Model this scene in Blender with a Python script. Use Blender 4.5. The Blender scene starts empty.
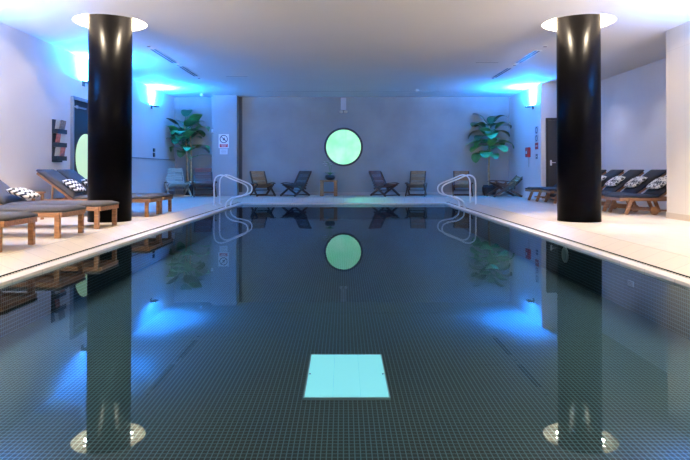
import bpy, bmesh, math, random
from mathutils import Vector, Matrix
random.seed(7)
S = bpy.context.scene
COL = S.collection
R = math.radians
PI = math.pi

# ------------------------------------------------------------------ materials
def nt(name):
    m = bpy.data.materials.new(name); m.use_nodes = True
    t = m.node_tree; b = t.nodes['Principled BSDF']
    return m, t, b
def mat(name, col, rough=0.5, metal=0.0, noise=0.0, nscale=8.0, bump=0.0, emis=None, estr=0.0, spec=None):
    m, t, b = nt(name)
    b.inputs['Base Color'].default_value = (*col, 1)
    b.inputs['Roughness'].default_value = rough
    b.inputs['Metallic'].default_value = metal
    if spec is not None: b.inputs['Specular IOR Level'].default_value = spec
    if noise or bump:
        tc = t.nodes.new('ShaderNodeTexCoord'); n = t.nodes.new('ShaderNodeTexNoise')
        n.inputs['Scale'].default_value = nscale; n.inputs['Detail'].default_value = 4
        t.links.new(tc.outputs['Object'], n.inputs['Vector'])
        if noise:
            r = t.nodes.new('ShaderNodeMapRange')
            r.inputs['From Min'].default_value = .3; r.inputs['From Max'].default_value = .7
            r.inputs['To Min'].default_value = 1-noise; r.inputs['To Max'].default_value = 1+noise
            t.links.new(n.outputs['Fac'], r.inputs['Value'])
            x = t.nodes.new('ShaderNodeVectorMath'); x.operation = 'SCALE'
            x.inputs[0].default_value = col
            t.links.new(r.outputs[0], x.inputs['Scale'])
            t.links.new(x.outputs[0], b.inputs['Base Color'])
        if bump:
            bp = t.nodes.new('ShaderNodeBump'); bp.inputs['Strength'].default_value = bump
            bp.inputs['Distance'].default_value = .02
            t.links.new(n.outputs['Fac'], bp.inputs['Height']); t.links.new(bp.outputs[0], b.inputs['Normal'])
    if emis:
        b.inputs['Emission Color'].default_value = (*emis, 1); b.inputs['Emission Strength'].default_value = estr
    return m
def tiles(name, c1, c2, mortar, pitch_x, pitch_y, gap, rough=.4, plane='xy', offset=0.0):
    m, t, b = nt(name)
    g = t.nodes.new('ShaderNodeNewGeometry'); sp = t.nodes.new('ShaderNodeSeparateXYZ'); cb = t.nodes.new('ShaderNodeCombineXYZ')
    t.links.new(g.outputs['Position'], sp.inputs[0])
    a, c = {'xy': ('X','Y'), 'yz': ('Y','Z'), 'xz': ('X','Z')}[plane]
    t.links.new(sp.outputs[a], cb.inputs['X']); t.links.new(sp.outputs[c], cb.inputs['Y'])
    br = t.nodes.new('ShaderNodeTexBrick'); br.offset = offset; br.squash = 1
    br.inputs['Scale'].default_value = 1
    br.inputs['Brick Width'].default_value = pitch_x; br.inputs['Row Height'].default_value = pitch_y
    br.inputs['Mortar Size'].default_value = gap; br.inputs['Mortar Smooth'].default_value = .1
    br.inputs['Color1'].default_value = (*c1,1); br.inputs['Color2'].default_value = (*c2,1); br.inputs['Mortar'].default_value = (*mortar,1)
    t.links.new(cb.outputs[0], br.inputs['Vector']); t.links.new(br.outputs['Color'], b.inputs['Base Color'])
    b.inputs['Roughness'].default_value = rough
    return m
def wood(name, col, dark, rough=.5):
    m, t, b = nt(name)
    tc = t.nodes.new('ShaderNodeTexCoord'); mp = t.nodes.new('ShaderNodeMapping')
    mp.inputs['Scale'].default_value = (2, 14, 14)
    n = t.nodes.new('ShaderNodeTexNoise'); n.inputs['Scale'].default_value = 3; n.inputs['Detail'].default_value = 5
    cr = t.nodes.new('ShaderNodeValToRGB')
    cr.color_ramp.elements[0].position = .35; cr.color_ramp.elements[0].color = (*dark,1)
    cr.color_ramp.elements[1].position = .65; cr.color_ramp.elements[1].color = (*col,1)
    t.links.new(tc.outputs['Object'], mp.inputs[0]); t.links.new(mp.outputs[0], n.inputs['Vector'])
    t.links.new(n.outputs['Fac'], cr.inputs[0]); t.links.new(cr.outputs[0], b.inputs['Base Color'])
    b.inputs['Roughness'].default_value = rough
    return m
def chevron(name):
    m, t, b = nt(name); N = t.nodes; L = t.links
    tc = N.new('ShaderNodeTexCoord'); sp = N.new('ShaderNodeSeparateXYZ'); L.new(tc.outputs['Object'], sp.inputs[0])
    def mth(op, a, bb=None):
        k = N.new('ShaderNodeMath'); k.operation = op
        for i, v in enumerate((a, bb)):
            if v is None: continue
            if isinstance(v, (int, float)): k.inputs[i].default_value = v
            else: L.new(v, k.inputs[i])
        return k.outputs[0]
    z = mth('ABSOLUTE', mth('SUBTRACT', mth('FRACT', mth('MULTIPLY', sp.outputs['Y'], 9.0)), .5))
    s = mth('FRACT', mth('ADD', mth('MULTIPLY', sp.outputs['X'], 11.0), z))
    k = mth('GREATER_THAN', s, .5)
    mx = N.new('ShaderNodeMix'); mx.data_type = 'RGBA'
    mx.inputs['A'].default_value = (.02,.02,.025,1); mx.inputs['B'].default_value = (.8,.77,.72,1)
    L.new(k, mx.inputs['Factor']); L.new(mx.outputs['Result'], b.inputs['Base Color'])
    b.inputs['Roughness'].default_value = .9
    return m
def blotch(name):
    m, t, b = nt(name); N = t.nodes; L = t.links
    tc = N.new('ShaderNodeTexCoord'); v = N.new('ShaderNodeTexNoise'); v.inputs['Scale'].default_value = 17
    v.inputs['Detail'].default_value = 1; v.inputs['Distortion'].default_value = 1.5
    L.new(tc.outputs['Object'], v.inputs['Vector'])
    cr = N.new('ShaderNodeValToRGB'); cr.color_ramp.interpolation = 'CONSTANT'
    cr.color_ramp.elements[0].color = (.02,.02,.025,1); cr.color_ramp.elements[1].color = (.8,.77,.72,1); cr.color_ramp.elements[1].position = .47
    L.new(v.outputs['Fac'], cr.inputs[0]); L.new(cr.outputs[0], b.inputs['Base Color']); b.inputs['Roughness'].default_value = .9
    return m

M = {}
M['white'] = mat('white_wall_paint', (.80,.78,.79), .6, noise=.02, nscale=1.5)
M['ceil'] = mat('ceiling_paint', (.80,.77,.74), .7, noise=.015, nscale=.8)
M['grey'] = mat('grey_plaster', (.32,.345,.34), .65, noise=.10, nscale=1.3)
M['pil'] = mat('pilaster_paint', (.33,.37,.39), .6, noise=.04, nscale=2)
M['cream'] = tiles('cream_tile', (.78,.72,.62), (.76,.70,.60), (.66,.60,.50), .45, 3.0, .003, .5, 'yz')
M['deck'] = tiles('deck_tile', (.70,.61,.50), (.67,.58,.48), (.46,.41,.35), .3, .3, .004, .38)
M['coping'] = tiles('coping_tile', (.74,.70,.64), (.71,.67,.61), (.50,.47,.42), .5, .5, .004, .3)
M['pooltile'] = tiles('pool_mosaic', (.0020,.007,.012), (.003,.010,.016), (.15,.25,.30), .028, .035, .0030, .5)
M['poolside_x'] = tiles('pool_mosaic_side', (.0020,.007,.012), (.003,.010,.016), (.15,.25,.30), .028, .035, .0030, .5, 'yz')
M['poolside_y'] = tiles('pool_mosaic_end', (.0020,.007,.012), (.003,.010,.016), (.15,.25,.30), .028, .035, .0030, .5, 'xz')
M['black_gloss'] = mat('black_gloss_column', (.0015,.0015,.002), .30, spec=.02, noise=.3, nscale=30)
M['coffer'] = mat('coffer_plaster', (.85,.80,.72), .6)
M['lamp'] = mat('lamp_lens', (1,1,1), .5, emis=(1,.86,.66), estr=14)
M['bluelens'] = mat('blue_lamp_lens', (1,1,1), .5, emis=(.2,.55,1), estr=20)
M['metal'] = mat('dark_bronze_metal', (.06,.06,.065), .35, .6)
M['steel'] = mat('polished_steel', (.90,.91,.92), .34, .85)
M['teak'] = wood('teak_warm', (.37,.175,.075), (.21,.095,.04))
M['teakdark'] = wood('teak_dark', (.12,.06,.035), (.05,.024,.015))
M['teakmid'] = wood('teak_mid', (.46,.22,.09), (.26,.12,.05))
M['teakgrey'] = wood('teak_weathered', (.50,.46,.36), (.36,.33,.26))
M['teakred'] = wood('teak_reddish', (.28,.085,.05), (.15,.045,.03))
M['fabric'] = mat('charcoal_fabric', (.047,.042,.041), .85, noise=.15, nscale=60, bump=.1)
M['fabric_r'] = mat('black_navy_fabric', (.016,.017,.024), .85, noise=.15, nscale=60, bump=.1)
M['chev'] = chevron('zigzag_print')
M['blot'] = blotch('leafy_print')
M['dark'] = mat('near_black', (.008,.008,.01), .5)
M['darkglass'] = mat('dark_glass', (.006,.012,.018), .12)
M['door'] = mat('dark_door', (.035,.032,.032), .45, noise=.1, nscale=10)
M['frame'] = mat('dark_window_frame', (.03,.045,.05), .4)
M['bframe'] = mat('grey_blue_frame', (.25,.28,.32), .4)
M['green_'] = mat('green_lit_glass', (.3,.5,.4), .4, emis=(.20,.86,.40), estr=1.0, noise=.0)
M['green2'] = mat('pale_green_lit_glass', (.3,.5,.4), .4, emis=(.50,.70,.26), estr=.9)
M['panel'] = mat('lit_floor_panel', (.3,.6,.7), .3, emis=(.26,.74,.79), estr=1.0)
M['navy'] = mat('navy_plastic', (.012,.022,.04), .4)
M['paper'] = mat('white_paper', (.75,.74,.72), .5, noise=.12, nscale=30)
M['redp'] = mat('red_print', (.55,.05,.05), .5)
M['mag1'] = mat('grey_magazine_cover', (.25,.22,.22), .35, noise=.5, nscale=25)
M['mag2'] = mat('red_white_magazine_cover', (.6,.18,.15), .35, noise=.5, nscale=18)
M['signwhite'] = mat('sign_white', (.8,.8,.8), .4)
M['signblack'] = mat('sign_black', (.03,.02,.04), .4)
M['signred'] = mat('sign_red', (.55,.02,.03), .4)
M['red'] = mat('red_alarm_plastic', (.6,.02,.02), .4)
M['leaf'] = mat('leaf_green', (.06,.30,.10), .30, noise=.4, nscale=5)
M['leaf2'] = mat('leaf_dark_green', (.02,.10,.04), .32, noise=.4, nscale=5)
M['trunk'] = mat('trunk_brown', (.42,.28,.15), .8, noise=.35, nscale=22, bump=.5)
M['pot'] = mat('dark_pot', (.02,.022,.028), .35)
M['basket'] = mat('woven_basket', (.03,.028,.03), .7, noise=.5, nscale=40, bump=.8)
M['soil'] = mat('potting_soil', (.03,.02,.015), .95, noise=.3, nscale=40, bump=.5)
M['petal'] = mat('white_petal', (.75,.72,.78), .5)
M['whitepl'] = mat('white_plastic', (.8,.8,.8), .4)
M['ventdark'] = mat('vent_grey', (.16,.15,.15), .6)
M['shade'] = mat('painted_shade', (.10,.11,.13), .6)  # dark tone standing in for shade beside the pilaster
M['dado'] = mat('dado_panel_paint', (.72,.73,.76), .5)
M['base'] = mat('skirting_stone', (.42,.42,.42), .5)
M['basecream'] = mat('cream_skirting', (.62,.52,.40), .5)
M['rubber'] = mat('black_rubber', (.015,.015,.015), .7)

def water_mat():
    m = bpy.data.materials.new('still_water'); m.use_nodes = True; t = m.node_tree; t.nodes.clear()
    o = t.nodes.new('ShaderNodeOutputMaterial'); mx = t.nodes.new('ShaderNodeMixShader')
    f = t.nodes.new('ShaderNodeFresnel'); f.inputs['IOR'].default_value = 1.33
    tr = t.nodes.new('ShaderNodeBsdfTransparent'); tr.inputs['Color'].default_value = (.72,.90,.95,1)
    g = t.nodes.new('ShaderNodeBsdfGlossy'); g.inputs['Roughness'].default_value = 0.0
    g.inputs['Color'].default_value = (.56,.70,.78,1)
    t.links.new(f.outputs[0], mx.inputs[0]); t.links.new(tr.outputs[0], mx.inputs[1]); t.links.new(g.outputs[0], mx.inputs[2])
    t.links.new(mx.outputs[0], o.inputs[0])
    return m
M['water'] = water_mat()

# ------------------------------------------------------------------ mesh helpers
def link(o, parent=None):
    COL.objects.link(o)
    if parent: o.parent = parent
    return o
def obj(name, bm, m, parent=None, smooth=False, bevel=0.0):
    me = bpy.data.meshes.new(name)
    bmesh.ops.recalc_face_normals(bm, faces=bm.faces[:])
    bm.to_mesh(me); bm.free()
    for x in (m if isinstance(m, (list, tuple)) else [m]): me.materials.append(x)
    if smooth:
        for p in me.polygons: p.use_smooth = True
    o = bpy.data.objects.new(name, me)
    if bevel:
        b = o.modifiers.new('bevel', 'BEVEL'); b.width = bevel; b.segments = 2; b.limit_method = 'ANGLE'
    return link(o, parent)
def tag(o, label=None, cat=None, group=None, kind=None):
    if label: o['label'] = label
    if cat: o['category'] = cat
    if group: o['group'] = group
    if kind: o['kind'] = kind
    return o
def thing(name, label, cat, loc=(0,0,0), rz=0, group=None):
    o = bpy.data.objects.new(name, None); o.empty_display_size = .1; COL.objects.link(o)
    o.location = loc; o.rotation_euler = (0,0,rz)
    return tag(o, label, cat, group)
def copy_tree(o, parent=None):
    c = o.copy(); COL.objects.link(c)
    if parent: c.parent = parent
    for ch in [k for k in COL.objects if k.parent == o]: copy_tree(ch, c)
    return c
def box(bm, x0, x1, y0, y1, z0, z1, mtx=None, mi=0):
    vs = [Vector((x,y,z)) for x in (x0,x1) for y in (y0,y1) for z in (z0,z1)]
    if mtx: vs = [mtx @ v for v in vs]
    v = [bm.verts.new(p) for p in vs]
    for f in ((0,1,3,2),(4,6,7,5),(0,4,5,1),(2,3,7,6),(0,2,6,4),(1,5,7,3)):
        fc = bm.faces.new([v[i] for i in f]); fc.material_index = mi
    return v
def beam(bm, a, b, w, h, up=Vector((0,0,1)), mi=0):
    """rectangular bar from a to b, w along the sideways axis, h along the other"""
    a = Vector(a); b = Vector(b); d = (b-a); L = d.length; d.normalize()
    s = d.cross(up)
    if s.length < 1e-4: s = d.cross(Vector((0,1,0)))
    s.normalize(); u = s.cross(d).normalized()
    m = Matrix((( d.x,s.x,u.x,a.x),(d.y,s.y,u.y,a.y),(d.z,s.z,u.z,a.z),(0,0,0,1)))
    box(bm, 0, L, -w/2, w/2, -h/2, h/2, m, mi)
def lathe(bm, prof, cx=0, cy=0, n=48, caps=True, mi=0):
    rings = []
    for r, z in prof:
        rings.append([bm.verts.new((cx+r*math.cos(2*PI*i/n), cy+r*math.sin(2*PI*i/n), z)) for i in range(n)])
    for a, b in zip(rings, rings[1:]):
        for i in range(n):
            f = bm.faces.new((a[i], a[(i+1)%n], b[(i+1)%n], b[i])); f.material_index = mi
    if caps:
        bm.faces.new(rings[0][::-1]).material_index = mi; bm.faces.new(rings[-1]).material_index = mi
def tube(bm, pts, r, n=10, radii=None):
    pts = [Vector(p) for p in pts]; rings = []
    ref = None
    for i, p in enumerate(pts):
        d = (pts[min(i+1,len(pts)-1)] - pts[max(i-1,0)]).normalized()
        if ref is None:
            ref = d.cross(Vector((0,1,0)))
            if ref.length < .1: ref = d.cross(Vector((1,0,0)))
        s = (ref - d*ref.dot(d)).normalized(); ref = s
        u = d.cross(s); rr = radii[i] if radii else r
        rings.append([bm.verts.new(p + (s*math.cos(2*PI*k/n) + u*math.sin(2*PI*k/n))*rr) for k in range(n)])
    for a, b in zip(rings, rings[1:]):
        for k in range(n): bm.faces.new((a[k], a[(k+1)%n], b[(k+1)%n], b[k]))
    bm.faces.new(rings[0][::-1]); bm.faces.new(rings[-1])
def spline(pts, n=8):
    P = [Vector(p) for p in pts]; P = [P[0]*2-P[1]] + P + [P[-1]*2-P[-2]]; out = []
    for i in range(1, len(P)-2):
        for k in range(n):
            t = k/n; a,b,c,d = P[i-1],P[i],P[i+1],P[i+2]
            out.append(.5*((2*b)+(c-a)*t+(2*a-5*b+4*c-d)*t*t+(3*b-a-3*c+d)*t**3))
    out.append(P[-2]); return out
def NB(): return bmesh.new()

# ------------------------------------------------------------------ dimensions (metres, water surface z = 0)
CAM = .967; H = 3.367; DZ = .14
XL, XR, YF = -5.57, 6.9, 19.07
YB = -6.0
XE, XC = 2.85, 2.975          # pool edge, overflow channel
YE, YD = 16.4, 16.95         # far pool edge, start of far deck
ZC = .03                     # coping height
YP = -1.0                    # pool end behind the camera
COLS = [(-3.80, 9.44), (3.83, 9.44)]

# ------------------------------------------------------------------ room shell
def plane_ngon(name, pts, m, thick=(0,0,0)):
    bm = NB(); a = [bm.verts.new(p) for p in pts]; f = bm.faces.new(a)
    if any(thick):
        r = bmesh.ops.extrude_face_region(bm, geom=[f])
        bmesh.ops.translate(bm, vec=Vector(thick), verts=[v for v in r['geom'] if isinstance(v, bmesh.types.BMVert)])
    return obj(name, bm, m)
def wallbox(name, x0, x1, y0, y1, z0, z1, m):
    bm = NB(); box(bm, x0,x1,y0,y1,z0,z1); return tag(obj(name, bm, m), kind='structure')
wallbox('wall_left', XL-.2, XL, YB, YF+.2, -.1, H+.6, M['white'])
wallbox('wall_back', XL, 5.45, YF, YF+.2, -.1, H+.6, M['grey'])
wallbox('wall_right', XR, XR+.2, 10.0, 16.2, -.1, H+.6, M['white'])
wallbox('wall_right_far', 5.45, 5.65, 16.0, YF+.2, -.1, H+.6, M['white'])
wallbox('wall_right_return', 5.65, XR, 16.0, 16.2, -.1, H+.6, M['white'])
wallbox('wall_right_near', 5.57, XR+.2, YB, 10.0, -.1, H+.6, M['cream'])
wallbox('wall_front', XL, 5.57, YB-.2, YB, -.1, H+.6, M['white'])
wallbox('wall_pilaster', -4.23, -3.43, 18.62, YF, DZ, H, M['pil'])

# ceiling with the two round column coffers
bm = NB()
outer = [(XL,YB),(5.57,YB),(5.57,10.0),(XR,10.0),(XR,16.0),(5.45,16.0),(5.45,YF),(XL,YF)]
edges = []
def loop(ps):
    vs = [bm.verts.new((x,y,H)) for x,y in ps]
    for i in range(len(vs)): edges.append(bm.edges.new((vs[i], vs[(i+1)%len(vs)])))
loop(outer)
RC = .565; NR = 64
for cx, cy in COLS: loop([(cx+RC*math.cos(2*PI*i/NR), cy+RC*math.sin(2*PI*i/NR)) for i in range(NR)])
bmesh.ops.triangle_fill(bm, use_beauty=True, edges=edges)
tag(obj('ceiling', bm, M['ceil']), kind='structure')

# deck: U-shaped floor with a drained fall towards the channel
bm = NB()
prof = [(XC+.07, ZC), (XC+.34, DZ)]
def q(*p): bm.faces.new([bm.verts.new(v) for v in p])
for s, xo in ((-1, XL), (1, XR)):
    a, b = prof
    q((s*a[0],YB,a[1]),(s*b[0],YB,b[1]),(s*b[0],YD+.30,b[1]),(s*a[0],YD,a[1]))
    q((s*b[0],YB,DZ),(xo,YB,DZ),(xo,YF,DZ),(s*b[0],YF,DZ))
q((-(XC+.07),YD,ZC),(XC+.05,YD,ZC),(XC+.34,YD+.30,DZ),(-(XC+.34),YD+.30,DZ))
q((-(XC+.34),YD+.30,DZ),(XC+.34,YD+.30,DZ),(XC+.34,YF,DZ),(-(XC+.34),YF,DZ))
q((-(XC+.34),YB,DZ),(-(XC+.34),YP,DZ),(XC+.34,YP,DZ),(XC+.34,YB,DZ))
tag(obj('floor', bm, M['deck']), kind='structure')

# coping
bm = NB()
for s in (-1, 1):
    x0, x1 = sorted((s*XE, s*XC))
    box(bm, x0, x1, YP, YE, -.35, ZC)
    x0, x1 = sorted((s*XC, s*(XC+.07)))
    box(bm, x0, x1, YP, YD, -.35, -.05)
box(bm, -(XC), XC, YE, YD, -.35, ZC)
box(bm, -(XC+.07), XC+.07, YP-.05, YP, -.35, DZ)
tag(obj('trim_1', bm, M['coping'], bevel=.006), kind='structure')

# overflow gratings: dark channel with pale cross bars
for s, side in ((-1,'left'),(1,'right')):
    bm = NB(); x0, x1 = sorted((s*(XC+.001), s*(XC+.069)))
    box(bm, x0, x1, YP+.01, YD-.01, -.048, .008, mi=0)
    y = YP+.02
    while y < YD-.04:
        box(bm, x0, x1, y, y+.011, .009, ZC-.010, mi=1); y += .05
    g = obj('drain_grating', bm, [M['dark'], M['coping']])
    tag(g, f'narrow slotted overflow drain running along the {side} side of the pool', 'drain')

# pool basin and water
ZF = -.43
bm = NB()
def q2(mi, *p):
    f = bm.faces.new([bm.verts.new(v) for v in p]); f.material_index = mi
q2(0, (-XE,YP,ZF),(XE,YP,ZF),(XE,YE,ZF),(-XE,YE,ZF))
q2(1, (-XE+.001,YP,ZF),(-XE+.001,YE,ZF),(-XE+.001,YE,-.02),(-XE+.001,YP,-.02))
q2(1, (XE-.001,YP,ZF),(XE-.001,YE,ZF),(XE-.001,YE,-.02),(XE-.001,YP,-.02))
q2(2, (-XE,YE-.001,ZF),(XE,YE-.001,ZF),(XE,YE-.001,-.02),(-XE,YE-.001,-.02))
q2(2, (-XE,YP+.001,ZF),(XE,YP+.001,ZF),(XE,YP+.001,-.02),(-XE,YP+.001,-.02))
tag(obj('pool_basin', bm, [M['pooltile'], M['poolside_x'], M['poolside_y']]), kind='structure')
bm = NB(); q2(0, (-XE,YP,0),(XE,YP,0),(XE,YE,0),(-XE,YE,0))
tag(obj('pool_water', bm, M['water']), 'still dark water filling the long swimming pool', 'water', kind='stuff')

# glowing panel in the pool floor
t = thing('pool_light_panel', 'glowing pale turquoise rectangular panel set in the dark tiled pool floor', 'light panel', (.02, 3.95, ZF))
bm = NB()
for k in range(3): box(bm, -.258+k*.172+.0008, -.258+(k+1)*.172-.0008, -.41, .41, .002, .012)
obj('lit_panel', bm, M['panel'], t)
bm = NB(); box(bm, -.266,.266,-.418,-.41,.001,.016); box(bm, -.266,.266,.41,.418,.001,.016); box(bm, -.266,-.258,-.41,.41,.001,.016); box(bm, .258,.266,-.41,.41,.001,.016)
obj('panel_frame', bm, mat('pale_panel_frame', (.5,.7,.75), .4), t)
for s in (-1,1):
    bm = NB(); lathe(bm, [(.006,.012),(.006,.016)], s*.247, 0, 12); obj('screw', bm, M['dark'], t)

# underwater fittings on the right pool wall
t = thing('underwater_lamp', 'round unlit underwater lamp on the right pool wall beside the column reflection', 'pool lamp', (XE-.002, 7.45, -.12), 0)
bm = NB(); lathe(bm, [(.10,0),(.10,.012),(.085,.02)], n=32); o = obj('bezel', bm, M['steel'], t); o.rotation_euler = (0,-PI/2,0)
bm = NB(); lathe(bm, [(.083,.018),(.06,.026),(.0,.028)], n=32, caps=False); o = obj('lens', bm, mat('frosted_lens', (.5,.62,.65), .4), t); o.rotation_euler = (0,-PI/2,0)
t = thing('wall_inlet', 'small pale rectangular water inlet on the right pool wall', 'pool inlet', (XE-.002, 5.75, -.155))
bm = NB(); box(bm, -.01,0,-.055,.055,-.026,.026); obj('cover_plate', bm, M['whitepl'], t)
bm = NB()
for k in range(3): box(bm, -.012,-.0101,-.045,.045,-.018+k*.015,-.012+k*.015)
obj('slot', bm, M['ventdark'], t)

# skirtings / trims / a strip of painted shade
def trimbox(n, x0,x1,y0,y1,z0,z1,m): wallbox(n, x0,x1,y0,y1,z0,z1,m)
trimbox('baseboard_back', -3.43, 5.45, YF-.02, YF, DZ, DZ+.10, M['base'])
trimbox('baseboard_left', XL, XL+.015, YB, 11.75, DZ, DZ+.09, M['dado'])
trimbox('baseboard_right', 5.555, 5.57, YB, 10.0, DZ, DZ+.10, M['basecream'])
trimbox('trim_2', XL, XL+.035, 14.6, YF, DZ, 1.28, M['dado'])
trimbox('shade_strip', -3.43, -3.33, YF-.03, YF, DZ+.1, H, M['shade'])  # thin box coloured dark as the shaded wall band beside the pilaster
trimbox('trim_3', XL, XL+.05, 14.6, YF, 1.28, 1.305, M['bframe'])

# ------------------------------------------------------------------ windows and doors
t = thing('window_1', None, None, (0, YF, 1.723)); t['kind'] = 'structure'
bm = NB(); n = 72
rings = []
for r, y in ((.572,-.01),(.572,-.05),(.635,-.05),(.635,-.001)):
    rings.append([bm.verts.new((r*math.cos(2*PI*i/n), y, r*math.sin(2*PI*i/n))) for i in range(n)])
for a, b in zip(rings, rings[1:]):
    for i in range(n): bm.faces.new((a[i],a[(i+1)%n],b[(i+1)%n],b[i]))
obj('window_frame', bm, M['frame'], t)
bm = NB(); bm.faces.new([bm.verts.new((.573*math.cos(2*PI*i/n), -.012, .573*math.sin(2*PI*i/n))) for i in range(n)])
def gl():
    m, tt, b = nt('round_window_glass')
    b.inputs['Base Color'].default_value = (.2,.4,.3,1); b.inputs['Roughness'].default_value = .3
    tc = tt.nodes.new('ShaderNodeTexCoord'); nn = tt.nodes.new('ShaderNodeTexNoise'); nn.inputs['Scale'].default_value = 2.2
    cr = tt.nodes.new('ShaderNodeValToRGB')
    cr.color_ramp.elements[0].position = .35; cr.color_ramp.elements[0].color = (.22,.95,.44,1)
    cr.color_ramp.elements[1].position = .65; cr.color_ramp.elements[1].color = (.50,1,.66,1)
    tt.links.new(tc.outputs['Object'], nn.inputs['Vector']); tt.links.new(nn.outputs['Fac'], cr.inputs[0])
    tt.links.new(cr.outputs[0], b.inputs['Emission Color']); b.inputs['Emission Strength'].default_value = .92
    return m
obj('pane', bm, gl(), t)
bm = NB(); box(bm, .075,.085,-.016,-.013,-.57,.57); obj('glazing_joint', bm, mat('pale_joint', (.3,.6,.45), .4, emis=(.1,.5,.28), estr=1), t)

# dark door on the far right return wall
t = thing('door_1', None, None, (6.10, 16.0, DZ)); t['kind'] = 'structure'
bm = NB(); box(bm, -.47,.47,-.05,-.01,.01,2.2); obj('door_leaf', bm, M['door'], t, bevel=.004)
bm = NB(); box(bm, -.52,-.472,-.06,-.001,0,2.26); box(bm, .472,.52,-.06,-.001,0,2.26); box(bm, -.472,.472,-.06,-.001,2.205,2.26); obj('door_frame', bm, M['dark'], t)
bm = NB(); box(bm,-.42,-.37,-.058,-.051,.95,1.1); tube(bm, [(-.395,-.058,1.03),(-.395,-.10,1.03),(-.28,-.10,1.03)], .010); obj('door_handle', bm, M['steel'], t)

# dark glazed doorway on the left wall with a round lit pane
t = thing('door_2', None, None, (XL, 12.75, DZ)); t['kind'] = 'structure'
bm = NB(); box(bm, .002,.02,-.88,.88,0,2.28); obj('door_glass', bm, M['dark'], t)
bm = NB(); box(bm, .002,.06,-.93,-.88,0,2.34); box(bm, .002,.06,.88,.93,0,2.34); box(bm,.002,.06,-.88,.88,2.28,2.34); obj('door_frame', bm, M['bframe'], t)
bm = NB(); box(bm, .02,.05,-.80,-.30,2.12,2.15); box(bm,.05,.08,-.80,-.74,2.10,2.16); obj('door_closer', bm, M['bframe'], t)
bm = NB(); bm.faces.new([bm.verts.new((.030, -.28+.48*math.cos(2*PI*i/48), 1.10+.50*math.sin(2*PI*i/48))) for i in range(48)]); obj('round_pane', bm, M['green2'], t)

# ------------------------------------------------------------------ columns and coffers
def lamp_spot(name, loc, power, col, angle=90, blend=.6, rad=.05, rot=(0,0,0)):
    l = bpy.data.lights.new(name, 'SPOT'); l.energy = power; l.color = col; l.spot_size = R(angle); l.spot_blend = blend; l.shadow_soft_size = rad
    o = bpy.data.objects.new(name, l); o.location = loc; o.rotation_euler = rot; COL.objects.link(o); return o
def lamp_area(name, loc, power, col, sx, sy, rot=(0,0,0), spread=180):
    l = bpy.data.lights.new(name, 'AREA'); l.shape = 'RECTANGLE'; l.size = sx; l.size_y = sy; l.energy = power; l.color = col; l.spread = R(spread)
    o = bpy.data.objects.new(name, l); o.location = loc; o.rotation_euler = rot; COL.objects.link(o); return o
WARM = (1, .82, .60)
CD = .26
for i, (cx, cy) in enumerate(COLS):
    side = ('left','right')[i]
    bm = NB(); lathe(bm, [(.335, DZ+.001),(.335,H+CD-.002)], n=96, caps=True)
    c = obj('column', bm, M['black_gloss'], smooth=False)
    for p in c.data.polygons: p.use_smooth = len(p.vertices) == 4
    c.location = (cx, cy, 0)
    tag(c, f'thick glossy black round column on the {side} pool deck, reaching into the lit ceiling recess', 'column')
    t = thing('ceiling_coffer', f'bright round ceiling recess with warm lamps around the top of the {side} column', 'light', (cx, cy, H))
    bm = NB(); lathe(bm, [(RC, 0),(RC, CD)], n=64, caps=False)
    bm.faces.new([bm.verts.new((RC*math.cos(2*PI*k/64), RC*math.sin(2*PI*k/64), CD)) for k in range(64)])
    obj('recess', bm, M['coffer'], t)
    bm = NB(); lathe(bm, [(RC+.004,-.004),(RC+.010,-.004),(RC+.010,0)], n=64, caps=False); obj('rim', bm, M['whitepl'], t)
    for k in range(4):
        a = R(-112 + 90*k) if i == 0 else R(-68 + 90*k)
        x, y = .50*math.cos(a), .50*math.sin(a)
        bm = NB(); lathe(bm, [(.045,CD-.035),(.045,CD-.001)], x, y, 20); f = obj('spotlight', bm, M['steel'], t)
        bm = NB(); lathe(bm, [(.036,CD-.041),(.036,CD-.036)], x, y, 20); obj('lens', bm, M['lamp'], f)
        lamp_spot('coffer_spot', (cx+x, cy+y, H+CD-.06), 210, WARM, 78, .8, .035)
        g_ = bpy.data.lights.new('coffer_glow', 'POINT'); g_.energy = 34; g_.color = WARM; g_.shadow_soft_size = .02
        go = bpy.data.objects.new('coffer_glow', g_); go.location = (cx+x, cy+y, H+.13); COL.objects.link(go)

# ------------------------------------------------------------------ blue wall uplights
BLUE = (.010, .24, 1.0)
def sconce(x, y, z, s, label, power=1000, col=BLUE):
    t = thing('wall_uplight', label, 'wall lamp', (x, y, z), 0, 'wall uplights')
    bm = NB(); box(bm, *sorted((0, s*.012)), -.06, .06, -.09, .03); obj('wall_plate', bm, M['metal'], t)
    bm = NB(); beam(bm, (s*.012,0,-.02), (s*.07,0,-.02), .02, .02); obj('arm', bm, M['metal'], t)
    bm = NB(); box(bm, *sorted((s*.05, s*.19)), -.14, .14, -.03, -.001); h = obj('lamp_head', bm, M['metal'], t, bevel=.004)
    bm = NB(); box(bm, *sorted((s*.065, s*.175)), -.12, .12, 0, .004); obj('lens', bm, M['bluelens'] if col == BLUE else M['lamp'], h)
    a = lamp_area('uplight', (x+s*.12, y, z+.012), power, col, .10, .22, (R(180), 0, 0), 112)
    lamp_area('uplight_wide', (x+s*.12, y, z+.014), power*.62, col, .10, .22, (R(180), 0, 0), 180)
    return t
sconce(XL, 16.8, 2.83, 1, 'small dark uplight with blue light on the left wall beside the big plant')
sconce(XL, 12.4, 2.85, 1, 'small dark uplight with blue light on the left wall, half behind the left column')
sconce(XL, 8.0, 2.84, 1, 'dark uplight with blue light on the left wall nearest the camera', 300)
sconce(5.45, 16.65, 2.80, -1, 'small dark uplight with blue light on the right wall above the red alarm')
sconce(5.57, 8.05, 2.84, -1, 'dark uplight with blue light on the cream wall nearest the camera', 300)

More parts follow.
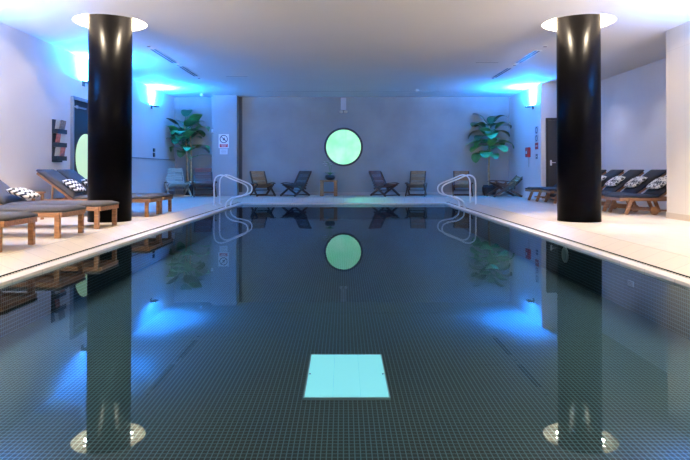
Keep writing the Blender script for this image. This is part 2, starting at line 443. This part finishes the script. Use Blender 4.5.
# added fill lights without fittings: warm spots, warm upward areas, cool rear area
for x in (-4.4, 4.4):
    for y in (6.6, 3.8, 1.0):
        lamp_spot('fill_spot', (x, y, H-.02), 145, (1,.86,.66), 125, .8, .08)  # added fill over the near decks, no fixture here
for x, y in ((5.9,12.2),(5.9,14.6)):
    lamp_spot('fill_spot', (x, y, H-.02), 60, (1,.88,.76), 120, .8, .06)  # added fill for the right alcove, no fixture here
for x, s in ((XL+.12, 1), (5.57-.12, -1)):
    for y in (5.3, 2.6, -1.0):
        lamp_area('ceiling_fill', (x, y, 2.2), 360, (1,.89,.72), .2, .6, (R(168), 0, 0), 170)  # added to brighten the ceiling, not wall lamps of the room
lamp_area('rear_fill', (0, YB+.05, 1.9), 30, (.92,.95,1), 7, 2.2, (R(90),0,0))  # added cool fill at the rear wall, which has no window

# ------------------------------------------------------------------ ceiling fittings
lamp_spot('window_daylight', (.02, YF-.12, 1.75), 260, (.15,1,.55), 34, .8, .2, (R(56), 0, R(180+22)))
def vent(x, y0, y1, w, label):
    t = thing('air_vent', label, 'ceiling vent', (x, (y0+y1)/2, H), 0, 'long ceiling vents')
    L = y1-y0
    bm = NB(); box(bm, -w/2, w/2, -L/2, L/2, -.006, -.001); obj('grille', bm, M['ventdark'], t)
    bm = NB(); box(bm, -w/2-.012,-w/2,-L/2,L/2,-.010,-.001); box(bm, w/2,w/2+.012,-L/2,L/2,-.010,-.001); box(bm,-w/2-.012,w/2+.012,-L/2-.012,-L/2,-.010,-.001); box(bm,-w/2-.012,w/2+.012,L/2,L/2+.012,-.010,-.001)
    obj('grille_frame', bm, M['whitepl'], t)
    bm = NB(); box(bm, -.006,.006,-L/2,L/2,-.009,-.006); obj('louvre', bm, M['whitepl'], t)
vent(-3.78, 11.46, 12.95, .12, 'nearer of the two long grey ceiling vents beyond the left column')
vent(-3.76, 13.36, 14.80, .12, 'farther of the two long grey ceiling vents beyond the left column')
vent(3.90, 11.60, 12.95, .12, 'nearer of the two long grey ceiling vents beyond the right column')
vent(3.90, 13.60, 15.00, .12, 'farther of the two long grey ceiling vents beyond the right column')
def ceil_spot(x, y, label):
    t = thing('recessed_spotlight', label, 'ceiling spotlight', (x, y, H), 0, 'unlit ceiling spotlights')
    bm = NB(); lathe(bm, [(.055,-.001),(.055,-.008),(.042,-.012)], n=24); obj('bezel', bm, M['whitepl'], t)
    bm = NB(); lathe(bm, [(.034,-.0121),(.034,-.018)], n=20); obj('lens', bm, M['ventdark'], t)
for sd, sx in (('left',-1),('right',1)):
    for y, w in ((11.2,'nearest the camera, before the nearer vent'),(13.2,'between the two vents'),(15.1,'farthest away, past the farther vent')):
        ceil_spot(-3.77 if sx<0 else 3.9, y, f'small round ceiling spotlight on the {sd}, {w}')
def seam(x0,x1,y,label):
    t = thing('ceiling_track', label, 'ceiling track', ((x0+x1)/2,y,H)); w=(x1-x0)/2
    bm = NB(); box(bm,-w,w,-.02,.02,-.006,-.001); obj('track_cover', bm, M['whitepl'], t)
    bm = NB(); box(bm,-w,w,-.008,.008,-.009,-.0061); obj('slot', bm, M['ventdark'], t)
seam(-2.35, 2.9, 17.6, 'long thin white track across the ceiling before the back wall')
seam(-3.0, -2.45, 14.8, 'short thin white track on the ceiling left of the centre')
seam(2.95, 3.45, 12.9, 'short thin white track on the ceiling right of the centre')

def sensor(name, x, y, z, label):
    t = thing(name, label, 'sensor', (x,y,z))
    bm = NB(); lathe(bm, [(.035,0),(.035,-.02)], n=20); obj('mount', bm, M['whitepl'], t)
    bm = NB(); lathe(bm, [(.055,-.021),(.06,-.05),(.04,-.09),(.01,-.10)], n=20); obj('dome', bm, M['whitepl'], t, smooth=True)
sensor('ceiling_sensor', -4.45, 18.2, H, 'small white dome sensor on the ceiling near the left pilaster')
t = thing('wall_sensor', 'small white sensor high on the left edge of the pilaster', 'sensor', (-4.205, 18.62, 2.22))
bm = NB(); box(bm,-.03,.03,-.03,-.001,-.05,.05); obj('body', bm, M['whitepl'], t, bevel=.005)
bm = NB(); box(bm,-.02,.02,-.036,-.031,-.02,.02); obj('lens', bm, mat('sensor_lens',(.6,.7,.8),.2), t)
t = thing('ceiling_sprinkler', 'small round fitting on the ceiling right of the centre', 'sprinkler', (2.2,17.3,H))
bm = NB(); lathe(bm,[(.05,-.001),(.045,-.03)],n=20); obj('cap', bm, M['whitepl'], t)

# twin-spot emergency light above the round window
t = thing('emergency_light', 'pale twin-spot emergency light high on the back wall above the round window', 'emergency light', (0.0, YF, 3.1))
bm = NB(); box(bm, -.09,.09,-.09,0,-.16,.24); obj('housing', bm, mat('pale_grey_housing',(.6,.63,.68),.4), t, bevel=.01)
for s in (-1,1):
    bm = NB(); lathe(bm, [(.02,-.03),(.05,-.02),(.06,.02),(.05,.05),(.02,.06)], s*.075, -.06, 20); o = obj('lamp', bm, mat('lamp_white',(.9,.9,.9),.3), t, smooth=True); o.location = (0,0,-.24)
    
# ------------------------------------------------------------------ signs
t = thing('warning_sign', 'tall white prohibition sign with a red band on the pilaster', 'sign', (-3.845, 18.62, 1.90))
bm = NB(); box(bm,-.165,.165,-.008,-.001,-.23,.22); obj('sign_board', bm, M['signwhite'], t)
bm = NB()
n=40
for i in range(n):
    a0,a1 = 2*PI*i/n, 2*PI*(i+1)/n
    v=[bm.verts.new((r*math.cos(a), -.0095, .06+r*math.sin(a))) for r,a in ((.105,a0),(.13,a0),(.13,a1),(.105,a1))]; bm.faces.new(v)
beam(bm, (-.08,-.010,.14),(.08,-.010,-.02), .004, .022); obj('prohibition_ring', bm, M['signblack'], t)
bm = NB(); box(bm,-.03,.05,-.0095,-.0085,.02,.05); box(bm,.0,.03,-.0095,-.0085,.05,.11); obj('pictogram', bm, M['signblack'], t)
bm = NB(); box(bm,-.13,.13,-.0095,-.0085,-.20,-.10); obj('red_band', bm, M['signred'], t)
bm = NB(); box(bm,-.10,.10,-.0105,-.0096,-.135,-.120); box(bm,-.07,.07,-.0105,-.0096,-.175,-.16); obj('text_line', bm, M['signwhite'], t)
t = thing('notice', 'small white notice fixed below the prohibition sign on the pilaster', 'sign', (-3.845, 18.62, 1.56))
bm = NB(); box(bm,-.125,.125,-.008,-.001,-.09,.09); obj('sign_board', bm, mat('pale_sign',(.62,.68,.72),.4), t)
bm = NB()
for k in range(3): box(bm,-.08,.08,-.0095,-.0085,.04-k*.045,.052-k*.045)
obj('text_line', bm, mat('grey_print',(.3,.33,.36),.5), t)

def wall_sign(y, z0, z1, w, label, m, ring=False):
    t = thing('wall_sign', label, 'sign', (5.45, y, (z0+z1)/2)); h=(z1-z0)/2
    bm = NB(); box(bm,-.008,-.001,-w/2,w/2,-h,h); obj('sign_board', bm, m[0], t)
    bm = NB()
    if ring:
        for i in range(24):
            a0,a1=2*PI*i/24,2*PI*(i+1)/24
            bm.faces.new([bm.verts.new((-.0095, r*math.cos(a), r*math.sin(a))) for r,a in ((h*.6,a0),(h*.85,a0),(h*.85,a1),(h*.6,a1))])
    else:
        box(bm,-.0095,-.0085,-w*.3,w*.3,-h*.15,h*.15)
    obj('symbol', bm, m[1], t)
PB = (mat('pale_blue_sign',(.45,.5,.6),.4), M['signblack'])
wall_sign(16.35, 1.98, 2.2, .26, 'topmost ringed sign on the blue lit wall left of the dark door', PB, True)
wall_sign(16.35, 1.76, 1.96, .26, 'ringed sign directly under the topmost one on the blue lit wall', PB, True)
wall_sign(16.35, 1.55, 1.74, .26, 'dark red sign, lowest of three above one another on the blue lit wall', (M['signred'], M['signwhite']))
wall_sign(16.35, 1.28, 1.42, .16, 'small grey switch plate low on the blue lit wall beside the dark door', (mat('slate_plate',(.15,.18,.22),.4), M['signwhite']))
t = thing('fire_alarm', 'small red alarm unit with a hanging cord on the blue lit wall', 'alarm', (5.45, 17.0, 1.47))
bm = NB(); box(bm,-.09,-.001,-.13,.13,-.13,.16); obj('case', bm, M['red'], t, bevel=.02)
bm = NB(); box(bm,-.096,-.0905,-.05,.05,-.03,.05); obj('label_plate', bm, M['signwhite'], t)
bm = NB(); tube(bm,[(-.02,0,-.13),(-.02,0,-.42)],.010); obj('cord', bm, mat('pale_cord',(.6,.6,.55),.5), t)
t = thing('wall_switch', 'slim dark switch on the left wall above the dado, beside the plant', 'switch', (XL, 17.0, 1.48))
bm = NB(); box(bm,.001,.03,-.06,.06,-.13,-.01); box(bm,.001,.03,-.06,.06,.02,.12); obj('switch_plate', bm, M['navy'], t)

# ------------------------------------------------------------------ magazine rack
t = thing('magazine_rack', 'narrow dark wall rack with three pockets on the left wall', 'rack', (XL, 11.26, 1.12))
bm = NB(); box(bm,0,.02,-.19,.19,0,.82); obj('back_panel', bm, M['navy'], t)
for k, z in enumerate((.03,.29,.55)):
    bm = NB(); box(bm,.02,.11,-.18,.18,z,z+.012); box(bm,.098,.11,-.18,.18,z+.012,z+.085); box(bm,.02,.11,-.19,-.18,z,z+.085); box(bm,.02,.11,.18,.19,z,z+.085)
    obj('pocket', bm, M['navy'], t)
for z, y, w, mm, lab, rr in ((.04,-.06,.22,'paper','white magazine in the bottom pocket of the wall rack',.05),(.04,.07,.18,'mag2','red and white magazine in the bottom pocket of the wall rack',-.03),
      (.30,-.05,.20,'mag2','reddish magazine in the middle pocket of the wall rack',.0),(.30,.08,.16,'paper','white brochure in the middle pocket of the wall rack',.06),
      (.56,-.04,.24,'paper','white magazine in the top pocket of the wall rack',.07),(.56,.06,.22,'mag1','grey patterned magazine in the top pocket of the wall rack',-.05)):
    bm = NB(); box(bm,0,.006,-w/2,w/2,0,.24)
    o = obj('magazine', bm, M[mm]); o.location = (XL+.035+(.02 if y>0 else 0), 11.26+y, 1.12+z+.02); o.rotation_euler = (rr, R(9), 0)
    tag(o, lab, 'magazine', 'magazines in the wall rack')

# ------------------------------------------------------------------ loungers (local: foot at x=0, head towards +x, z=0 deck)
def cushion(bm, L, W, T, mtx, quilt=0):
    nx, ny = max(6,int(L/.08)), 8; top = {}; bot = {}
    for i in range(nx+1):
        for j in range(ny+1):
            u, v = i/nx, j/ny
            e = min(1, min(u*L,(1-u)*L)/.04)**.5 * min(1, min(v*W,(1-v)*W)/.04)**.5 if 0<i<nx and 0<j<ny else 0
            z = T*(.5 + .5*e)
            top[i,j] = bm.verts.new(mtx @ Vector((u*L, (v-.5)*W, z)))
            bot[i,j] = bm.verts.new(mtx @ Vector((u*L, (v-.5)*W, 0))) 
    for i in range(nx):
        for j in range(ny):
            bm.faces.new((top[i,j],top[i+1,j],top[i+1,j+1],top[i,j+1])); bm.faces.new((bot[i,j],bot[i,j+1],bot[i+1,j+1],bot[i+1,j]))
    for i in range(nx):
        bm.faces.new((top[i,0],bot[i,0],bot[i+1,0],top[i+1,0])); bm.faces.new((top[i,ny],top[i+1,ny],bot[i+1,ny],bot[i,ny]))
    for j in range(ny):
        bm.faces.new((top[0,j],top[0,j+1],bot[0,j+1],bot[0,j])); bm.faces.new((top[nx,j],bot[nx,j],bot[nx,j+1],top[nx,j+1]))
def make_lounger(seat, back, ang, W=.66, slant=0.0, fab='fabric', wd='teak', wheels=False, label='', group=''):
    t = thing('sun_lounger', label, 'sun lounger', (0,0,0), 0, group)
    Lr = seat + .52; zt = .31; w = W/2
    bm = NB()
    for s in (-1,1): box(bm, 0, Lr, *sorted((s*w, s*(w-.03))), zt-.058, zt)
    box(bm, 0, .03, -w+.03, w-.03, zt-.058, zt); box(bm, Lr-.03, Lr, -w+.03, w-.03, zt-.058, zt)
    box(bm, .03, seat, -w+.03, w-.03, zt-.02, zt-.004)
    if slant:
        for s in (-1,1): beam(bm, (.25, s*(w-.015), .10), (Lr-.2, s*(w-.015), .07), .02, .035)
    obj('frame', bm, M[wd], t, bevel=.004)
    for s in (-1,1):
        for x, sl in ((.10, slant), (Lr-.16, -slant)):
            bm = NB(); lw = .055
            if slant: beam(bm, (x+sl*.0, s*(w+.012), .0), (x+sl, s*(w+.012), zt-.01), .028, .07)
            else: box(bm, x-.03-.04, x+.03-.04, *sorted((s*(w-.035), s*(w+.02))), 0, zt-.001)
            obj('leg', bm, M[wd], t, bevel=.004)
    A = Matrix.Translation((seat, 0, zt)) @ Matrix.Rotation(-ang, 4, 'Y')
    bm = NB()
    for s in (-1,1): box(bm, 0, back, *sorted((s*(w-.035), s*(w-.065))), -.045, -.002, A)
    box(bm, back-.04, back, -w+.065, w-.065, -.045, -.002, A)
    k = .08
    while k < back-.1:
        box(bm, k, k+.05, -w+.065, w-.065, -.02, -.004, A); k += .075
    bf = obj('backrest_frame', bm, M[wd], t)
    bm = NB()
    c0 = A @ Vector((back*.55,0,-.045)); beam(bm, (c0.x, -w+.06, c0.z), (Lr-.12, -w+.06, zt-.06), .02, .03); beam(bm, (c0.x, w-.06, c0.z), (Lr-.12, w-.06, zt-.06), .02, .03)
    obj('prop', bm, M[wd], bf)
    bm = NB(); cushion(bm, seat+.02, W-.02, .06, Matrix.Translation((-.01,0,zt+.002))); obj('mattress', bm, M[fab], t, smooth=True)
    bm = NB(); cushion(bm, back, W-.04, .065, A @ Matrix.Translation((0.03,0,.002))); obj('back_cushion', bm, M[fab], t, smooth=True)
    if wheels:
        for s in (-1,1):
            bm = NB(); rr = .075
            for i in range(1):
                ring=[]
                for r,y in ((rr,-.015),(rr,.015)):
                    ring.append([bm.verts.new((Lr-.62+r*math.cos(2*PI*k/28), s*(w+.045)+y, rr+.0+r*math.sin(2*PI*k/28))) for k in range(28)])
                for k in range(28): bm.faces.new((ring[0][k],ring[0][(k+1)%28],ring[1][(k+1)%28],ring[1][k]))
                bm.faces.new(ring[0]); bm.faces.new(ring[1][::-1])
            obj('wheel', bm, M[wd], t)
    return t
def pillow(loc, rot, m, label, group, sx=.36, sy=.5, th=.12):
    bm = NB(); n = 14; top = {}; bot = {}
    for i in range(n+1):
        for j in range(n+1):
            u, v = 2*i/n-1, 2*j/n-1
            px = u*sx/2*(1-.08*v*v*(1-abs(u)*0)); py = v*sy/2*(1-.08*u*u)
            z = th/2*max(0,(1-u**4)*(1-v**4))**.6
            top[i,j] = bm.verts.new((px,py,z))
            bot[i,j] = top[i,j] if i in (0,n) or j in (0,n) else bm.verts.new((px,py,-z))
    for i in range(n):
        for j in range(n):
            for d, fl in ((top,0),(bot,1)):
                vs = [d[i,j],d[i+1,j],d[i+1,j+1],d[i,j+1]]
                if fl: vs = vs[::-1]
                bm.faces.new(vs)
    o = obj('pillow', bm, m, smooth=True); o.location = loc; o.rotation_euler = rot
    return tag(o, label, 'pillow', group)

GL = 'sun loungers on the left deck'
XFL = -3.40
SEATL, BACKL, ANGL = 1.36, .80, R(37)
left = [(6.13,'charcoal-cushioned teak lounger on the left, nearest the camera and cut by the frame'),
        (7.34,'second teak lounger from the camera on the left, its legs before the left column'),
        (8.46,'teak lounger with raised back standing right beside the left column, third from the camera'),
        (10.52,'teak lounger with raised dark back just beyond the left column'),
        (11.26,'farthest teak lounger on the left, below the magazine rack and glazed door')]
proto = None
for i, (y, lab) in enumerate(left):
    if proto is None: proto = o = make_lounger(SEATL, BACKL, ANGL, W=.64, label=lab, group=GL)
    else: o = copy_tree(proto); o['label'] = lab
    o.location = (XFL, y, DZ); o.rotation_euler = (0,0,PI)
GP = 'black and white patterned pillows'
for i, (y, xx, lab) in enumerate(((7.34,-4.62,'zigzag pillow on the second lounger from the camera on the left'),(8.46,-4.60,'black and white zigzag pillow on the lounger beside the left column'),
        (10.52,-4.70,'zigzag pillow on the raised-back lounger just beyond the left column'),(11.26,-4.70,'zigzag pillow on the farthest lounger on the left'))):
    s_ = .24; k_ = y < 9; a_ = R(20) if k_ else ANGL
    pillow((-4.66, y, DZ+.49) if k_ else (XFL-SEATL-s_*math.cos(ANGL)+.115*math.sin(ANGL), y, DZ+.31+s_*math.sin(ANGL)+.115*math.cos(ANGL)), (0, a_, 0), M['chev'], lab, GP, .34, .44, .10)

GRr = 'sun loungers in the right alcove'
right = [(11.03,'nearest teak lounger in the right alcove, beside the cream wall'),(11.92,'second nearest teak lounger in the right alcove'),
         (12.82,'third lounger from the cream wall in the right alcove'),(13.72,'fourth lounger from the cream wall, mostly behind the right column'),
         (14.62,'lounger next to the farthest one in the right alcove, left of the right column'),(15.50,'farthest lounger in the right alcove, before the dark door')]
proto = None
SEATR, BACKR, ANGR = .72, .82, R(36)
for i, (y, lab) in enumerate(right):
    if proto is None: proto = o = make_lounger(SEATR, BACKR, ANGR, W=.62, slant=.12, fab='fabric_r', wheels=True, label=lab, group=GRr)
    else: o = copy_tree(proto); o['label'] = lab
    o.location = (5.10 if y < 15 else 4.95, y, DZ)
for y, lab in ((11.03,'leafy black and white pillow on the nearest right-hand lounger'),(11.92,'leafy black and white pillow on the second right-hand lounger'),
               (12.82,'leafy black and white pillow on the third right-hand lounger'),(13.72,'patterned pillow on the fourth right-hand lounger')):
    s_ = .30; pillow((5.10+SEATR+s_*math.cos(ANGR)-.115*math.sin(ANGR), y, DZ+.31+s_*math.sin(ANGR)+.115*math.cos(ANGR)), (0, -ANGR, 0), M['blot'], lab, GP, th=.10)

# small teak side table between loungers on the left
t = thing('side_table', 'low square teak table by the left wall between two loungers', 'table', (-5.2, 9.55, DZ))
bm = NB()
for k in range(5): box(bm, -.2+k*.082, -.2+k*.082+.072, -.2, .2, .44, .465)
obj('tabletop', bm, M['teak'], t)
bm = NB(); box(bm,-.18,.18,-.18,-.16,.39,.44); box(bm,-.18,.18,.16,.18,.39,.44); obj('apron', bm, M['teak'], t)
for sx in (-1,1):
    for sy in (-1,1):
        bm = NB(); box(bm, sx*.17-.02, sx*.17+.02, sy*.14-.02, sy*.14+.02, 0, .439); obj('leg', bm, M['teak'], t)

# ------------------------------------------------------------------ folding deck chairs (local: faces -y)
def make_chair(wd, sl, label, recl=1.0):
    t = thing('deck_chair', label, 'deck chair', (0,0,0), 0, 'low folding deck chairs along the back wall')
    w = .27
    sf, sb = Vector((0,-.30,.36)), Vector((0,.12,.25)); bt = Vector((0,.12+.34*recl,.78-.08*(recl-1)))
    for s in (-1,1):
        bm = NB(); beam(bm, (s*w,sf.y-.02,sf.z+.01), (s*w,sb.y+.06,sb.z-.015), .036, .06); o = obj('seat_rail', bm, wd, t)
        bm = NB(); beam(bm, (s*(w-.03),sb.y-.04,sb.z-.05), (s*(w-.03),bt.y,bt.z), .036, .055, up=Vector((0,1,0))); obj('back_rail', bm, wd, t)
        bm = NB(); beam(bm, (s*(w+.03),-.40,.012), (s*(w+.03),.16,.36), .034, .058); obj('leg', bm, wd, t)
        bm = NB(); beam(bm, (s*(w+.002),.36,.012), (s*(w+.002),-.22,.33), .034, .058); obj('leg', bm, wd, t)
        bm = NB()
        pts = spline([(s*(w+.03),-.36,.40),(s*(w+.03),-.22,.425),(s*(w+.03),.0,.41),(s*(w+.03),.20,.39)],4)
        for a, b in zip(pts, pts[1:]): beam(bm, a, b, .055, .022)
        obj('armrest', bm, wd, t)
    bm = NB(); beam(bm, (-w,-.36,.035),(w,-.36,.035),.03,.03); beam(bm, (-w,.32,.035),(w,.32,.035),.03,.03); beam(bm,(-w,-.01,.19),(w,-.01,.19),.025,.025); obj('stretcher', bm, wd, t)
    bm = NB(); n = 8
    for k in range(n):
        a = sf.lerp(sb, (k+.5)/n) + Vector((0,0,.012)); d = (sb-sf).normalized()
        beam(bm, (-w+.014,a.y,a.z+.012),(w-.014,a.y,a.z+.012), .044, .012, up=Vector((0,-d.z,d.y)))
    obj('seat_slats', bm, sl, t)
    bm = NB(); d = (bt-sb).normalized(); nn = Vector((0,-d.z,d.y))
    for k in range(11):
        a = sb.lerp(bt, (k+.7)/11.4) + nn*.0
        beam(bm, (-w+.045,a.y,a.z),(w-.045,a.y,a.z), .047 if k not in (4,8) else .030, .012, up=nn)
    beam(bm, (-w+.03-.02,bt.y,bt.z),(w-.03+.02,bt.y,bt.z), .05, .02, up=nn)
    obj('back_slats', bm, sl, t)
    return t
YCH = 18.50
chairs = [(-2.60, YCH, 28,'teakdark','teakmid','dark wooden deck chair right of the steel rail, first left of the round window',1),
          (-1.52, YCH, -38,'teakdark','teakdark','dark deck chair turned away from its neighbour, next to the little table with the orchid',1),
          (1.30, YCH, 38,'teakdark','teakred','dark reddish deck chair just right of the round window',1),
          (2.33, YCH, -14,'teakdark','teakmid','light brown slatted deck chair, second right of the round window',1),
          (3.78, YCH, -8,'teakdark','teakmid','deck chair seen through the right steel grab rails',1),
          (4.98, 17.93, -86,'teakdark','teakmid','low reclined brown deck chair beside the right plant, seen from its side',1.5),
          (-5.15, 17.95, 30,'teakgrey','teakgrey','grey weathered deck chair before the left plant',1),
          (-4.36, 18.15, 18,'teakdark','teakred','red brown deck chair between the left plant and the pilaster',1)]
for x, y, a, wd, sl, lab, rc in chairs:
    c = make_chair(M[wd], M[sl], lab, rc); c.scale = (1.18,)*3 if rc > 1 else (1.10,)*3 if x < -4 else (.99,)*3; c.location = (x, y, DZ); c.rotation_euler = (0,0,R(a))

# ------------------------------------------------------------------ small table with orchid
t = thing('plant_stand', 'small square wooden table before the back wall carrying the orchid', 'table', (-.47, 18.5, DZ))
bm = NB(); box(bm,-.28,.28,-.2,.2,.45,.50); obj('tabletop', bm, M['teakmid'], t)
for sx in (-1,1):
    for sy in (-1,1):
        bm = NB(); box(bm, sx*.22-.055, sx*.22+.055, sy*.15-.04, sy*.15+.04, 0, .449); obj('leg', bm, M['teakmid'], t)
bm = NB(); box(bm,-.2,.2,.14,.16,.09,.13); obj('stretcher', bm, M['teakmid'], t)
def blade(bm, base, yaw, L, W, up, droop, n=10, fold=.25, mi=0):
    """paddle leaf: strip with midrib fold, curving down along its length"""
    p = Vector(base); el = up; rows = []
    for i in range(n+1):
        u = i/n
        d = Vector((math.cos(el)*math.cos(yaw), math.cos(el)*math.sin(yaw), math.sin(el)))
        s = Vector((-math.sin(yaw), math.cos(yaw), 0)); nrm = s.cross(d)*-1
        w = W*.5*(math.sin(PI*min(1,(u*.93+.05)))**.65)
        if i == n: w = .004
        rows.append([bm.verts.new(p + s*w*k + nrm*(-abs(k)*-w*fold)*1 ) for k in (-1,-.5,0,.5,1)])
        p = p + d*L/n; el -= droop/n*(.4+1.2*u)
    for a, b in zip(rows, rows[1:]):
        for k in range(4): bm.faces.new((a[k],a[k+1],b[k+1],b[k])).material_index = mi
t = thing('potted_orchid', 'small white orchid in a round black pot on the wooden table', 'potted plant', (-.43, 18.5, DZ+.50)); t.scale = (1.2,1.2,1.2)
bm = NB(); lathe(bm, [(.07,.0),(.12,.03),(.14,.08),(.12,.13),(.10,.135)], n=28); obj('pot', bm, M['pot'], t, smooth=True)
for k in range(7):
    bm = NB(); blade(bm, (0,0,.13), 2*PI*k/7+.3, .20, .07, R(45), R(95), 6); obj('leaf', bm, M['leaf'], t, smooth=True)
bm = NB(); st = spline([(0,0,.13),(-.01,0,.30),(-.05,-.01,.45),(-.14,-.02,.50)],5); tube(bm, st, .005, 6); obj('stem', bm, M['leaf'], t)
bm = NB(); st2 = spline([(0,0,.13),(.03,0,.30),(.02,-.01,.42),(-.04,-.02,.52)],5); tube(bm, st2, .005, 6); obj('stem', bm, M['leaf'], t)
for k, p in enumerate([(-.14,-.03,.48),(-.10,-.03,.44),(-.17,-.03,.43),(-.05,-.03,.50),(.0,-.03,.46),(-.12,-.03,.39),(.03,-.03,.42)]):
    bm = NB()
    for j in range(5): blade(bm, p, 2*PI*j/5, .045, .04, R(20), R(30), 4)
    o = obj('flower', bm, M['petal'], t)

# ------------------------------------------------------------------ big potted plants
def big_plant(loc, seed, label, trunks, leaves, pot):
    lim = (XL+.05-loc[0], (5.40 if loc[0] > 0 else -4.27)-loc[0], YF-.04-loc[1])
    rnd = random.Random(seed)
    t = thing('potted_palm', label, 'potted plant', loc)
    bm = NB(); lathe(bm, [(.17,0),(.22,.12),(.23,.26),(.19,.34),(.175,.34),(.17,.30)] if pot=='basket' else [(.16,0),(.20,.30),(.215,.36),(.19,.36),(.18,.32)], n=32); obj('pot', bm, M[pot], t, smooth=False)
    bm = NB(); lathe(bm, [(.172,.301),(.165,.325)], n=24); obj('soil', bm, M['soil'], t)
    for tr in trunks:
        bm = NB(); pts = spline(tr, 6); nn = len(pts); tube(bm, pts, .03, 10, [.036-.014*i/nn + .003*(i%2) for i in range(nn)]); obj('trunk', bm, M['trunk'], t, smooth=True)
    for i, (b, yaw, L, W, up, dr) in enumerate(leaves):
        bm = NB(); yaw = R(yaw); up = R(up)
        d = Vector((math.cos(up)*math.cos(yaw), math.cos(up)*math.sin(yaw), math.sin(up)))
        b = Vector(b); e = b + d*.26; tube(bm, [b, (b+e)/2, e], .012, 6)
        blade(bm, e, yaw, L, W, up, R(dr), 12, fold=.12)
        for v_ in bm.verts:
            v_.co.x = min(max(v_.co.x, lim[0]), lim[1]); v_.co.y = min(v_.co.y, lim[2])
        o = obj('leaf', bm, M['leaf'] if i%3 else M['leaf2'], t, smooth=True)
    return t
def gen_leaves(rnd, crowns, n):
    out = []
    for i in range(n):
        c = crowns[i%len(crowns)]
        z = c[2] + rnd.uniform(-.28,.12)
        yaw = i*137.5 + rnd.uniform(-20,20)
        out.append(((c[0],c[1],z), yaw, rnd.uniform(.42,.62), rnd.uniform(.34,.44), rnd.uniform(-10,65), rnd.uniform(50,120)))
    return out
rl = random.Random(3)
PX, PY = -4.97, 18.7
lv = gen_leaves(rl, [(-.12,-.15,2.25),(.06,-.12,2.0),(-.16,-.14,1.55),(-.04,-.13,1.75),(-.24,-.15,1.95),(.06,-.12,1.45)], 36)
lv = [l for l in lv if True]
big_plant((PX,PY,DZ), 1, 'tall broad-leaved plant with two thin trunks in the left back corner', [[(-.05,0,.30),(-.08,.02,.8),(-.08,-.05,1.5),(-.12,-.15,2.3)],[(.06,0,.30),(.05,.0,.8),(.07,-.06,1.4),(.06,-.12,2.0)]], lv, 'pot')
rl = random.Random(11)
lv = gen_leaves(rl, [(.0,-.03,2.15),(.04,-.03,1.85),(-.03,-.03,1.6)], 34)
big_plant((4.70,18.70,DZ), 2, 'tall broad-leaved plant with one trunk in a dark basket in the right back corner', [[(0,0,.30),(-.02,0,.9),(.02,0,1.5),(0,-.03,2.25)]], lv, 'basket')

# ------------------------------------------------------------------ steel grab rails
def rail(s, y, label, foot):
    P = [(foot,.10),(foot,.35),(foot,.62),(foot-.03,.76),(foot-.12,.83),(foot-.24,.83),(foot-.45,.74),(foot-.74,.62),(foot-.83,.52),(foot-.80,.39),(foot-.66,.32),(foot-.46,.28),(foot-.33,.20),(foot-.29,.12),(foot-.285,.03)]
    pts = spline([(-s*(-x), y, z) for x, z in P], 6)
    t = thing('grab_rail', label, 'grab rail', (s*foot, y, .09), 0, 'steel grab rails')
    bm = NB(); tube(bm, [(p.x-s*foot, p.y-y, p.z-.09) for p in pts], .019, 12); obj('handrail', bm, M['steel'], t, smooth=True)
    bm = NB(); lathe(bm, [(.045,-.015),(.045,.012),(.025,.02)], 0,0,24); obj('foot_flange', bm, M['steel'], t)
    bm = NB(); lathe(bm, [(.036,-.058),(.036,-.048)], -s*.285,0,24); obj('foot_flange', bm, M['steel'], t)
rail(-1, 14.35, 'nearer steel grab rail on the left pool edge', 3.20)
rail(-1, 15.0, 'farther steel grab rail on the left pool edge', 3.20)
rail(1, 14.35, 'nearer steel grab rail on the right pool edge', 3.27)
rail(1, 15.0, 'farther steel grab rail on the right pool edge', 3.27)

# ------------------------------------------------------------------ camera, world, view
F = 580.0; PITCH = .010
cd = bpy.data.cameras.new('camera'); cam = bpy.data.objects.new('camera', cd); COL.objects.link(cam)
cam.location = (0,0,CAM); cam.rotation_euler = (PI/2+PITCH, 0, 0)
cd.sensor_width = 36; cd.lens = F/690*36
cd.shift_x = 1.5/690; cd.shift_y = -(60 + F*math.tan(PITCH))/690
cd.clip_start = .02
S.camera = cam
w = bpy.data.worlds.new('world'); S.world = w; w.use_nodes = True
w.node_tree.nodes['Background'].inputs[0].default_value = (.5,.55,.6,1); w.node_tree.nodes['Background'].inputs[1].default_value = .05
S.view_settings.view_transform = 'Standard'; S.view_settings.look = 'None'; S.view_settings.gamma = 1; S.view_settings.use_curve_mapping = False
S.view_settings.exposure = 0.08
